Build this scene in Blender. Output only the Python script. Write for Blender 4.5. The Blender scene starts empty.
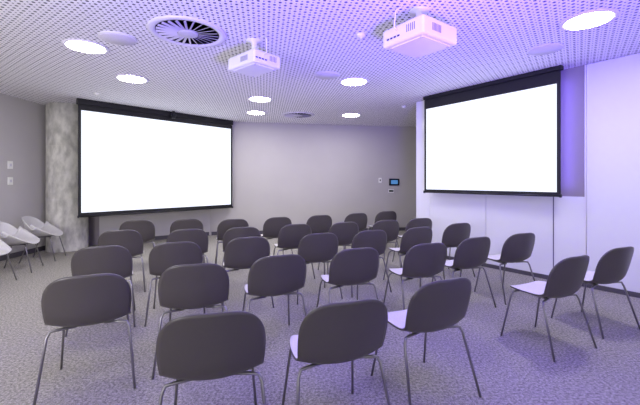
import bpy, bmesh, math, random
from mathutils import Vector, Matrix
random.seed(3)
F=355.0; HC=1.4; CZ=2.94
def lin(c):
    return tuple(((v/255)/12.92 if v/255<=0.04045 else ((v/255+0.055)/1.055)**2.4) for v in c)
sc=bpy.context.scene
sc.view_settings.view_transform='Standard'
sc.view_settings.look='None'
# ---------- materials
def mat(name,rgb,rough=0.5,metal=0.0,emit=None,es=0.0,noise=None,bump=None,spec=None,stretch=None):
    m=bpy.data.materials.new(name); m.use_nodes=True
    nt=m.node_tree; b=nt.nodes['Principled BSDF']
    b.inputs['Base Color'].default_value=(*lin(rgb),1)
    b.inputs['Roughness'].default_value=rough
    b.inputs['Metallic'].default_value=metal
    if spec is not None: b.inputs['Specular IOR Level'].default_value=spec
    if emit:
        b.inputs['Emission Color'].default_value=(*lin(emit),1)
        b.inputs['Emission Strength'].default_value=es
    if noise:
        scale,amt=noise
        tc=nt.nodes.new('ShaderNodeTexCoord'); n=nt.nodes.new('ShaderNodeTexNoise')
        n.inputs['Scale'].default_value=scale; n.inputs['Detail'].default_value=6
        r=nt.nodes.new('ShaderNodeValToRGB')
        c=lin(rgb)
        r.color_ramp.elements[0].position=.35; r.color_ramp.elements[1].position=.65
        r.color_ramp.elements[0].color=(*[v*(1-amt) for v in c],1)
        r.color_ramp.elements[1].color=(*[min(1,v*(1+amt)) for v in c],1)
        mp=nt.nodes.new('ShaderNodeMapping'); mp.inputs['Scale'].default_value=stretch or (1,1,1)
        nt.links.new(tc.outputs['Object'],mp.inputs['Vector'])
        nt.links.new(mp.outputs[0],n.inputs['Vector'])
        nt.links.new(n.outputs['Fac'],r.inputs['Fac'])
        nt.links.new(r.outputs['Color'],b.inputs['Base Color'])
        if bump:
            bp=nt.nodes.new('ShaderNodeBump'); bp.inputs['Strength'].default_value=bump
            nt.links.new(n.outputs['Fac'],bp.inputs['Height']); nt.links.new(bp.outputs['Normal'],b.inputs['Normal'])
    return m
M_wall=mat('painted_wall_grey',(186,182,182),.7,noise=(1.5,.02))
M_wallL=mat('painted_wall_left',(188,184,186),.6,noise=(1.5,.02))
M_wgrey=mat('grey_wall',(150,142,148),.5)  # plain grey for the right wall body and the niche wall
M_white=mat('white_gloss_panel',(228,228,236),.09)
M_seam=mat('seam_dark',(100,94,124),.6)
M_base=mat('baseboard_dark',(80,76,86),.6)
M_conc=mat('concrete',(198,196,190),.8,noise=(9,.26),bump=.25,stretch=(1,1,.5))
M_black=mat('black_fabric',(14,13,20),.6)
M_blackpl=mat('black_plastic',(20,20,26),.35)
M_scr=mat('projected_image',(110,112,120),.7,emit=(238,244,255),es=1.2)
M_lamp=mat('lamp_diffuser',(250,250,250),.5,emit=(255,252,248),es=70)
M_trim=mat('white_trim',(225,222,232),.4)
M_dev=mat('white_device_plastic',(236,236,232),.35)
M_grille=mat('speaker_grille',(215,210,226),.6,noise=(160,.12))
M_vent=mat('vent_dark',(34,30,44),.7)
M_blade=mat('vent_blade',(200,196,210),.45)
M_shellin=mat('chair_shell_inner',(208,204,204),.5,noise=(90,.05))  # inner face of the chair shell, paler than the outer face
M_shellout=mat('chair_shell_plastic',(76,71,71),.36)
M_leg=mat('chair_leg_steel',(140,137,142),.3,.75)
M_arm=mat('armchair_shell',(200,198,198),.5)
M_tab=mat('tablet_display',(40,60,110),.2,emit=(90,150,210),es=.7)
M_lens=mat('lens_glass',(20,22,40),.08)
# carpet
def carpet():
    m=bpy.data.materials.new('carpet'); m.use_nodes=True; nt=m.node_tree; b=nt.nodes['Principled BSDF']
    b.inputs['Roughness'].default_value=.95; b.inputs['Specular IOR Level'].default_value=.1
    tc=nt.nodes.new('ShaderNodeTexCoord')
    n1=nt.nodes.new('ShaderNodeTexNoise'); n1.inputs['Scale'].default_value=180; n1.inputs['Detail'].default_value=3
    n2=nt.nodes.new('ShaderNodeTexNoise'); n2.inputs['Scale'].default_value=55; n2.inputs['Detail'].default_value=5
    mx=nt.nodes.new('ShaderNodeMath'); mx.operation='ADD'
    h=nt.nodes.new('ShaderNodeMath'); h.operation='MULTIPLY'; h.inputs[1].default_value=.5
    r=nt.nodes.new('ShaderNodeValToRGB')
    r.color_ramp.elements[0].position=.38; r.color_ramp.elements[0].color=(*lin((100,97,92)),1)
    r.color_ramp.elements[1].position=.62; r.color_ramp.elements[1].color=(*lin((184,180,173)),1)
    for n in (n1,n2): nt.links.new(tc.outputs['Object'],n.inputs['Vector'])
    nt.links.new(n1.outputs['Fac'],mx.inputs[0]); nt.links.new(n2.outputs['Fac'],mx.inputs[1])
    nt.links.new(mx.outputs[0],h.inputs[0]); nt.links.new(h.outputs[0],r.inputs['Fac'])
    nt.links.new(r.outputs['Color'],b.inputs['Base Color'])
    bp=nt.nodes.new('ShaderNodeBump'); bp.inputs['Strength'].default_value=.2; bp.inputs['Distance'].default_value=.006
    nt.links.new(n1.outputs['Fac'],bp.inputs['Height']); nt.links.new(bp.outputs['Normal'],b.inputs['Normal'])
    return m
M_carpet=carpet()
def perf():
    m=bpy.data.materials.new('perforated_ceiling'); m.use_nodes=True; nt=m.node_tree; b=nt.nodes['Principled BSDF']
    b.inputs['Roughness'].default_value=.7
    tc=nt.nodes.new('ShaderNodeTexCoord')
    def grid(scale,off,rad):
        mp=nt.nodes.new('ShaderNodeMapping'); mp.inputs['Rotation'].default_value=(0,0,math.radians(36))
        mp.inputs['Scale'].default_value=(1/scale,1/scale,1/scale)
        mp.inputs['Location'].default_value=(off,off,0)
        fr=nt.nodes.new('ShaderNodeVectorMath'); fr.operation='FRACTION'
        sx=nt.nodes.new('ShaderNodeSeparateXYZ')
        cx=nt.nodes.new('ShaderNodeCombineXYZ')
        sb=nt.nodes.new('ShaderNodeVectorMath'); sb.operation='SUBTRACT'; sb.inputs[1].default_value=(.5,.5,0)
        ln=nt.nodes.new('ShaderNodeVectorMath'); ln.operation='LENGTH'
        lt=nt.nodes.new('ShaderNodeMath'); lt.operation='LESS_THAN'; lt.inputs[1].default_value=rad
        nt.links.new(tc.outputs['Object'],mp.inputs['Vector']); nt.links.new(mp.outputs[0],fr.inputs[0])
        nt.links.new(fr.outputs[0],sx.inputs[0]); nt.links.new(sx.outputs[0],cx.inputs[0]); nt.links.new(sx.outputs[1],cx.inputs[1])
        nt.links.new(cx.outputs[0],sb.inputs[0]); nt.links.new(sb.outputs[0],ln.inputs[0]); nt.links.new(ln.outputs['Value'],lt.inputs[0])
        return lt
    a=grid(.066,0,.21); c=grid(.066,.5,.12)
    mx=nt.nodes.new('ShaderNodeMath'); mx.operation='MAXIMUM'
    nt.links.new(a.outputs[0],mx.inputs[0]); nt.links.new(c.outputs[0],mx.inputs[1])
    mix=nt.nodes.new('ShaderNodeMix'); mix.data_type='RGBA'
    mix.inputs[6].default_value=(*lin((244,242,246)),1); mix.inputs[7].default_value=(*lin((74,68,86)),1)
    nt.links.new(mx.outputs[0],mix.inputs[0]); nt.links.new(mix.outputs[2],b.inputs['Base Color'])
    return m
M_ceil=perf()
# ---------- mesh helpers
class MB:
    def __init__(s): s.v=[];s.f=[];s.m=[];s.mats=[];s.sm=[]
    def mi(s,m):
        if m not in s.mats: s.mats.append(m)
        return s.mats.index(m)
    def add(s,vs,fs,m,smooth=False,M=None):
        o=len(s.v)
        s.v+= [tuple(M@Vector(v)) if M else tuple(v) for v in vs]
        k=s.mi(m)
        for f in fs: s.f.append([i+o for i in f]); s.m.append(k); s.sm.append(smooth)
    def box(s,c,d,m,M=None,bev=0):
        bm=bmesh.new(); bmesh.ops.create_cube(bm,size=1)
        for v in bm.verts: v.co=Vector((v.co.x*d[0]+c[0],v.co.y*d[1]+c[1],v.co.z*d[2]+c[2]))
        if bev: bmesh.ops.bevel(bm,geom=bm.edges[:],offset=bev,segments=3,affect='EDGES',profile=.5)
        bm.verts.index_update()
        s.add([v.co.copy() for v in bm.verts],[[v.index for v in f.verts] for f in bm.faces],m,False,M); bm.free()
    def lathe(s,prof,m,n=40,M=None,c=(0,0,0),smooth=True):
        # prof list of (r,z)
        vs=[];fs=[]
        for r,z in prof:
            for i in range(n):
                a=2*math.pi*i/n; vs.append((c[0]+r*math.cos(a),c[1]+r*math.sin(a),c[2]+z))
        for k in range(len(prof)-1):
            for i in range(n):
                j=(i+1)%n; fs.append((k*n+i,k*n+j,(k+1)*n+j,(k+1)*n+i))
        fs.append(tuple(range(n-1,-1,-1))); fs.append(tuple((len(prof)-1)*n+i for i in range(n)))
        s.add(vs,fs,m,smooth,M)
    def tube(s,pts,r,m,n=10,M=None):
        pts=[Vector(p) for p in pts]; vs=[];fs=[]
        up=Vector((0.13,0.91,.2)).normalized()
        for k,p in enumerate(pts):
            if k==0:t=pts[1]-p
            elif k==len(pts)-1:t=p-pts[k-1]
            else:t=(pts[k+1]-p).normalized()+(p-pts[k-1]).normalized()
            t.normalize(); a=t.cross(up).normalized(); b=t.cross(a)
            for i in range(n):
                q=2*math.pi*i/n; vs.append(p+a*r*math.cos(q)+b*r*math.sin(q))
        for k in range(len(pts)-1):
            for i in range(n):
                j=(i+1)%n; fs.append((k*n+i,k*n+j,(k+1)*n+j,(k+1)*n+i))
        fs.append(tuple(range(n))); fs.append(tuple((len(pts)-1)*n+i for i in range(n)))
        s.add(vs,fs,m,True,M)
    def mesh(s,name):
        me=bpy.data.meshes.new(name); me.from_pydata(s.v,[],s.f)
        for m in s.mats: me.materials.append(m)
        for p,k,q in zip(me.polygons,s.m,s.sm): p.material_index=k; p.use_smooth=q
        bm=bmesh.new(); bm.from_mesh(me); bmesh.ops.recalc_face_normals(bm,faces=bm.faces); bm.to_mesh(me); bm.free()
        return me
    def obj(s,name,loc=(0,0,0),rz=0):
        return put(s.mesh(name),name,loc,rz)
def put(me,name,loc,rz=0):
    o=bpy.data.objects.new(name,me); sc.collection.objects.link(o); o.location=loc; o.rotation_euler=(0,0,rz); return o
# ---------- room shell
def wall(name,p0,p1,side,m,z0=0,z1=CZ,t=.12):
    p0=Vector((p0[0],p0[1],0)); p1=Vector((p1[0],p1[1],0)); d=p1-p0; L=d.length; a=math.atan2(d.y,d.x)
    b=MB(); b.box((L/2,side*t/2,(z0+z1)/2),(L,t,z1-z0),m); return b.obj(name,p0,a)
b=MB(); b.box((0,3.75,-.05),(14,13.5,.1),M_carpet); b.obj('floor')
b=MB(); b.box((0,3.75,CZ+.05),(14,13.5,.1),M_ceil); b.obj('ceiling')
wall('wall_left',(-5.6,-2.9),(-5.6,7.86),1,M_wallL)
wall('wall_niche',(-5.6,7.8),(-4.85,7.8),1,M_wgrey)
wall('wall_back_angled',(-4.85,7.8),(-2.84,9.17),1,M_wallL)
wall('wall_back',(-2.84,9.17),(4.6,9.17+7.44*.17),1,M_wall)
wall('wall_recess',(4.6,10.4),(4.6,3.75),1,M_wall)
wall('baseboard_back',(-2.8,9.165),(4.4,9.165+7.2*.17),-1,M_base,0,.09,.012)
wall('baseboard_left',(-5.59,-2.8),(-5.59,7.7),-1,M_base,0,.09,.012)
wall('baseboard_back_angled',(-4.84,7.79),(-2.86,9.145),-1,M_base,0,.09,.012)
U=Vector((.59,-.807,0)).normalized(); N=Vector((.807,.59,0)).normalized()
W0=Vector((1.89,6.93,0)); aR=math.atan2(U.y,U.x)
# right wall; local x along U, local +y = outward(N)
b=MB()
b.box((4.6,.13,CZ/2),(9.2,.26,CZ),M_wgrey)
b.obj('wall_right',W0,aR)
def rp(name,s0,s1,z0,z1,m,t=.02):
    b=MB(); b.box(((s0+s1)/2,-t/2,(z0+z1)/2),(s1-s0,t,z1-z0),m,bev=.003); return b.obj(name,W0,aR)
rp('wall_panel',0.0,.30,0.06,CZ-.005,M_white)
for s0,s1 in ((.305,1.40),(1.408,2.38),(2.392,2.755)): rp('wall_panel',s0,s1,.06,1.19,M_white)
for s0,s1 in ((2.775,4.4),(4.408,6.1),(6.108,8.0)): rp('wall_panel',s0,s1,.06,CZ-.005,M_white)
rp('trim_1',2.380,2.392,.06,1.19,M_seam,.024)
rp('trim_2',2.757,2.773,.06,CZ-.005,M_trim,.035)
rp('baseboard_right',0,9,0,.055,M_base,.03)
# ---------- concrete column
b=MB(); b.lathe([(.36,0),(.36,.01),(.36,1.05),(.357,1.055),(.36,1.06),(.36,2.1),(.357,2.105),(.36,2.11),(.36,CZ)],M_conc,64); b.obj('concrete_column',(-5.19,7.3,0))
# ---------- projection screens
def screen(p0,p1,zb,band,side,borderb,hh,sb=.06):
    p0=Vector(p0);p1=Vector(p1);d=p1-p0;L=d.length;a=math.atan2(d.y,d.x)
    b=MB()
    b.box((L/2,0.02,CZ-hh/2),(L,.09,hh),M_black,bev=.01)
    b.box((L/2,0.02,CZ-hh-.006),(L-.1,.03,.012),M_blackpl)
    ztop=CZ-hh
    b.box((L/2,0,(ztop+zb)/2),(L-.03,.006,ztop-zb-.02),M_black)
    b.box((L/2,-.0055,(CZ-band+zb+borderb)/2),(L-2*sb,.004,CZ-band-zb-borderb),M_scr)
    b.tube([(0.015,0,zb+.012),(L-.015,0,zb+.012)],.016,M_blackpl)
    for x in (.015,L-.015): b.box((x,0,zb+.012),(.02,.045,.045),M_blackpl,bev=.004)
    return b.obj('projection_screen',(p0.x,p0.y,0),a)
screen((-4.51,6.59,0),(-2.23,9.08,0),.72,.215,1,.085,.11,.065)
screen((1.90,6.5,0),(3.21,4.71,0),1.19,.235,1,.06,.06,.06)
# ---------- ceiling fixtures
def cpos(px,py):
    d=F*(CZ-HC)/(181-py); return ((px-320)/F*d,d,CZ)
b=MB()
b.lathe([(.19,-.002),(.192,-.012),(.225,-.014),(.232,-.006),(.232,0)],M_trim,48)
b.lathe([(.0,-.011),(.192,-.011),(.192,-.006)],M_lamp,48,smooth=False)
me=b.mesh('recessed_downlight')
for p in ((86,46.5),(588,20),(132,78.5),(260,99),(354,81.5),(256,112.5),(351,115)): put(me,'recessed_downlight',cpos(*p))
b=MB()
b.lathe([(.185,0),(.185,-.008),(.175,-.014)],M_trim,48); b.lathe([(.17,-.013),(.165,-.018),(.0,-.02)],M_grille,48)
me=b.mesh('ceiling_speaker')
for p in ((118,38),(545,49),(327,75)): put(me,'ceiling_speaker',cpos(*p))
b=MB()
R=.385
b.lathe([(R,0),(R,-.012),(R-.03,-.02),(R-.07,-.012),(R-.075,0)],M_trim,64)
b.lathe([(R-.07,-.004),(0,-.004)],M_vent,64,smooth=False)
b.lathe([(.1,-.004),(.1,-.02),(.085,-.026),(0,-.028)],M_blade,32)
for i in range(24):
    a=2*math.pi*i/24
    Mx=Matrix.Rotation(a,4,'Z')@Matrix.Translation((.205,0,-.014))@Matrix.Rotation(math.radians(32),4,'X')
    b.box((0,0,0),(.2,.024,.003),M_blade,Mx)
me=b.mesh('swirl_air_diffuser')
put(me,'swirl_air_diffuser',cpos(188,32.5)); put(me,'swirl_air_diffuser',cpos(298,115))
b=MB(); b.lathe([(.05,0),(.05,-.02),(.042,-.035),(.015,-.04),(.012,-.05),(0,-.05)],M_dev,32)
me=b.mesh('smoke_detector')
for p in ((361,34),(97,93),(404,106)): put(me,'smoke_detector',cpos(*p))
# ---------- projectors ; local +x = throw direction
def projector(loc,ang,L,W,H,drop):
    b=MB(); z=-drop-H/2
    b.box((0,0,z),(L,W,H),M_dev,bev=.022)
    b.box((0,0,z-H/2-.003),(L*.8,W*.8,.01),M_dev,bev=.004)
    # mount
    b.lathe([(.09,0),(.09,-.012),(.03,-.02),(.028,-drop+.02),(.028,-drop)],M_dev,24)
    b.box((0,0,-drop+.006),(.24,.18,.012),M_dev,bev=.003)
    for sx in(-1,1):
        for sy in(-1,1): b.box((sx*.1,sy*.07,-drop+.004),(.025,.025,.02),M_blade)
    # lens on +x side
    Mx=Matrix.Translation((L/2-.02,W*.18,z+.005))@Matrix.Rotation(math.pi/2,4,'Y')
    b.lathe([(.05,0),(.05,.05),(.043,.055),(.04,.04)],M_blackpl,32,Mx); b.lathe([(.04,.03),(.03,.038),(0,.042)],M_lens,32,Mx)
    # vents on sides
    for sy in (-1,1):
        for k in range(7):
            b.box((-L*.25+k*.018,sy*(W/2+.0005),z),(.006,.004,H*.4),M_seam)
    for k in range(5): b.box((-L/2-.0005,-W*.3+k*.02,z+.01),(.004,.006,H*.4),M_seam)
    for k in range(4): b.box((-L/2-.0005,W*.08+k*.04,z-.02),(.004,.026,.014),M_vent)
    for sx in(-1,1):
        for sy in(-1,1): b.lathe([(.014,0),(.012,-.012),(0,-.012)],M_blade,12,c=(sx*L*.38,sy*W*.36,z-H/2))
    # cable
    b.tube([(-L/2+.02,.05,z+.02),(-L/2-.04,.05,z+.05),(-L/2-.03,.04,-.06),(-L/2+.05,.03,0)],.006,M_dev)
    return b.obj('ceiling_projector',loc,ang)
x,y,_=cpos(254,41); projector((x,y,CZ),math.atan2(.67,-.74),.48,.36,.14,.18)
x,y,_=cpos(421,8); projector((x,y+.05,CZ),math.atan2(.59,.807),.48,.46,.16,.17)
# webcam over left screen
b=MB()
b.box((0,-.06,-.09),(.13,.07,.06),M_blackpl,bev=.015); b.box((0,-.06,-.03),(.05,.05,.06),M_blackpl,bev=.006)
Mx=Matrix.Translation((0,-.09,-.09))@Matrix.Rotation(math.pi/2,4,'X'); b.lathe([(.03,0),(.03,.025),(.022,.03),(0,.024)],M_lens,24,Mx)
b.box((0,-.06,-.14),(.08,.06,.05),M_blackpl,bev=.01)
b.obj('conference_camera',(-3.27,7.85,CZ),math.atan2(2.49,2.28))
# wall tablet
aB=math.atan2(.17,1)
nb=Vector((math.sin(aB),-math.cos(aB),0))
def backpt(px,z): 
    r=(px-320)/F; Y=(9.17+.17*2.84)/(1-.17*r); return Vector((r*Y,Y,z))
b=MB(); b.box((0,-.015,0),(.30,.03,.19),M_blackpl,bev=.006); b.box((0,-.031,0),(.20,.003,.11),M_tab); b.obj('wall_touch_panel',backpt(394,1.37),aB)
b=MB(); b.box((0,-.01,0),(.16,.02,.1),M_dev,bev=.004); b.box((0,-.021,0),(.13,.003,.05),M_blackpl); b.obj('wall_socket',backpt(391,1.12),aB)
b=MB(); b.box((0,-.008,0),(.09,.016,.14),M_dev,bev=.004); b.box((0,-.018,0),(.03,.006,.05),M_blackpl); b.obj('light_switch',backpt(380,1.42),aB)
b=MB(); b.box((.008,0,0),(.016,.1,.14),M_dev,bev=.004); b.box((.018,0,0),(.006,.03,.05),M_blade); me=b.mesh('light_switch')
put(me,'light_switch',(-5.6,6.41,1.69)); put(me,'light_switch',(-5.6,6.41,1.40))
# ---------- chairs
def herm(tab,v):
    n=len(tab)
    def tan(i,k):
        if i==0:return (tab[1][k]-tab[0][k])/(tab[1][0]-tab[0][0])
        if i==n-1:return (tab[-1][k]-tab[-2][k])/(tab[-1][0]-tab[-2][0])
        return (tab[i+1][k]-tab[i-1][k])/(tab[i+1][0]-tab[i-1][0])
    v=max(tab[0][0],min(tab[-1][0],v))
    for i in range(n-1):
        if v<=tab[i+1][0]+1e-9: break
    h=tab[i+1][0]-tab[i][0]; t=(v-tab[i][0])/h; out=[]
    for k in range(1,len(tab[0])):
        out.append((2*t**3-3*t*t+1)*tab[i][k]+(t**3-2*t*t+t)*h*tan(i,k)+(-2*t**3+3*t*t)*tab[i+1][k]+(t**3-t*t)*h*tan(i+1,k))
    return out
def shell(tab,n,matin,matout,cpow=2,th=.012,NA=24,NB=44):
    vs=[];fs=[]
    for j in range(NB+1):
        for i in range(NA+1):
            a=-1+2*i/NA; bb=-1+2*j/NB
            m=max(abs(a),abs(bb))
            if m>1e-6:
                s=1/((abs(a/m)**n+abs(bb/m)**n)**(1/n)); s=1+(s-1)*m**1.5
            else: s=1
            A=a*s;B=bb*s
            y,z,W,c=herm(tab,B); y2,z2,_,_=herm(tab,min(1,B+.01)); y1,z1,_,_=herm(tab,max(-1,B-.01))
            ty,tz=y2-y1,z2-z1; l=math.hypot(ty,tz) or 1; ty/=l;tz/=l
            off=c*abs(A)**cpow
            vs.append((A*W,y+tz*off,z-ty*off))
    for j in range(NB):
        for i in range(NA):
            k=j*(NA+1)+i; fs.append((k,k+NA+1,k+NA+2,k+1))
    me=bpy.data.meshes.new('tmp'); me.from_pydata(vs,[],fs)
    me.materials.append(matin); me.materials.append(matout)
    # ensure normals face inside (up at seat)
    k=me.polygons[(NB//4)*NA+NA//2]
    if k.normal.z<0: me.flip_normals()
    o=bpy.data.objects.new('tmp',me); sc.collection.objects.link(o)
    md=o.modifiers.new('s','SOLIDIFY'); md.thickness=th; md.offset=-1; md.material_offset=1; md.material_offset_rim=1
    dg=bpy.context.evaluated_depsgraph_get(); e=o.evaluated_get(dg); m2=bpy.data.meshes.new_from_object(e)
    V=[v.co.copy() for v in m2.vertices]; Fi=[list(p.vertices) for p in m2.polygons if p.material_index==0]; Fo=[list(p.vertices) for p in m2.polygons if p.material_index==1]
    bpy.data.objects.remove(o)
    return V,Fi,Fo
def addshell(b,sh,mi,mo):
    V,Fi,Fo=sh; o=len(b.v); b.v+=[tuple(v) for v in V]
    for F_,m in ((Fi,mi),(Fo,mo)):
        k=b.mi(m)
        for f in F_: b.f.append([i+o for i in f]); b.m.append(k); b.sm.append(True)
tab=[(-1,.225,.43,.215,.008),(-.82,.18,.452,.225,.012),(-.4,.02,.440,.238,.028),(-.05,-.125,.436,.242,.04),(.13,-.19,.462,.24,.05),(.3,-.225,.53,.245,.058),(.65,-.255,.67,.256,.055),(1,-.285,.80,.25,.05)]
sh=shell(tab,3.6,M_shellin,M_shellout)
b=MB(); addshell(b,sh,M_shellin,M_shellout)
for s in (-1,1):
    b.tube([(s*.08,.12,.425),(s*.165,.14,.424),(s*.192,.155,.41),(s*.202,.163,.38),(s*.235,.235,.0)],.0085,M_leg)
    b.tube([(s*.08,-.10,.418),(s*.175,-.125,.420),(s*.222,-.14,.418),(s*.236,-.152,.385),(s*.275,-.265,.0)],.009,M_leg)
    b.tube([(s*.12,.13,.426),(s*.12,-.11,.418)],.008,M_leg)
b.box((0,0.01,.423),(.2,.2,.012),M_blackpl,bev=.003)
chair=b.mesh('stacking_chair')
BT=(0,-.285)
chairs=[(86,275),(212,313),(351,301),(450,279),(579,256),(625,247),(194,264),(281,255),(359,248),(431,243),(479,237),(525,233),
(101,246),(176,242),(249,237),(321,233),(373,230),(421,227),(461,223),(120,230),(188,229),(243,227),(297,224),(346,222),(388,220),(422,218),
(137,220),(187,219),(234,219),(279,217),(321,215),(358,213),(388,211)]
ths={0:26,1:14,2:19,3:23,4:24,5:24,6:19,7:21}
for k,(px,py) in enumerate(chairs):
    d=F*(HC-.8)/(py-181); X=(px-320)/F*d
    th=math.radians(ths.get(k,21)+random.uniform(-2.5,2.5))
    ox=-math.sin(th)*BT[1]; oy=math.cos(th)*BT[1]
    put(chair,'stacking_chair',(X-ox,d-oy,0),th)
# armchairs
tabA=[(-1,.25,.42,.24,.01),(-.8,.2,.442,.26,.05),(-.4,.03,.43,.29,.17),(-.05,-.12,.43,.31,.23),(.13,-.19,.46,.31,.22),(.3,-.225,.53,.31,.18),(.65,-.25,.66,.29,.12),(1,-.285,.78,.26,.08)]
b=MB(); addshell(b,shell(tabA,3.2,M_arm,M_arm,cpow=3.2),M_arm,M_arm)
for s in (-1,1):
    b.tube([(s*.06,.12,.415),(s*.165,.14,.415),(s*.192,.155,.40),(s*.202,.163,.37),(s*.25,.25,.0)],.0085,M_leg)
    b.tube([(s*.06,-.10,.412),(s*.165,-.125,.412),(s*.20,-.14,.405),(s*.212,-.152,.37),(s*.265,-.265,.0)],.0085,M_leg)
    b.tube([(s*.12,.13,.416),(s*.12,-.11,.412)],.008,M_leg)
b.box((0,0.01,.412),(.2,.2,.012),M_blackpl,bev=.003)
am=b.mesh('tub_armchair')
put(am,'tub_armchair',(-4.48,4.72,0),math.radians(-78))
put(am,'tub_armchair',(-4.72,5.55,0),math.radians(-68))
put(am,'tub_armchair',(-4.93,6.35,0),math.radians(-72))
# ---------- lights
def area(name,loc,rot,size,size_y,col,e,spread=None):
    l=bpy.data.lights.new(name,'AREA'); l.shape='RECTANGLE'; l.size=size; l.size_y=size_y; l.color=col; l.energy=e
    if spread: l.spread=math.radians(spread)
    o=bpy.data.objects.new(name,l); sc.collection.objects.link(o); o.location=loc; o.rotation_euler=rot; return o
area('violet_ceiling_fill',(1.0,.6,.95),(math.radians(140),0,math.radians(-2)),.8,.5,(.15,.06,1),200,110)  # added lamp out of view, puts the violet wash on the ceiling
area('white_ceiling_fill',(-2.6,-.6,1.5),(math.radians(130),0,math.radians(22)),1.2,.6,(1,.98,.98),150)  # added fill lamp behind the camera, brightens the left ceiling
# LED wash behind right screen
area('led_strip_light',(3.28,4.80,2.05),(math.radians(90),0,math.radians(-60)),.05,1.5,(.2,.13,1),2.2)
w=bpy.data.worlds.new('world'); sc.world=w; w.use_nodes=True
w.node_tree.nodes['Background'].inputs[0].default_value=(.98,.97,1,1); w.node_tree.nodes['Background'].inputs[1].default_value=1.2
# ---------- camera
c=bpy.data.cameras.new('camera'); co=bpy.data.objects.new('camera',c); sc.collection.objects.link(co)
co.location=(0,0,HC); co.rotation_euler=(math.radians(90),0,0); c.sensor_width=36; c.lens=F/640*36; c.shift_y=-21.5/640; c.clip_start=.05
sc.camera=co
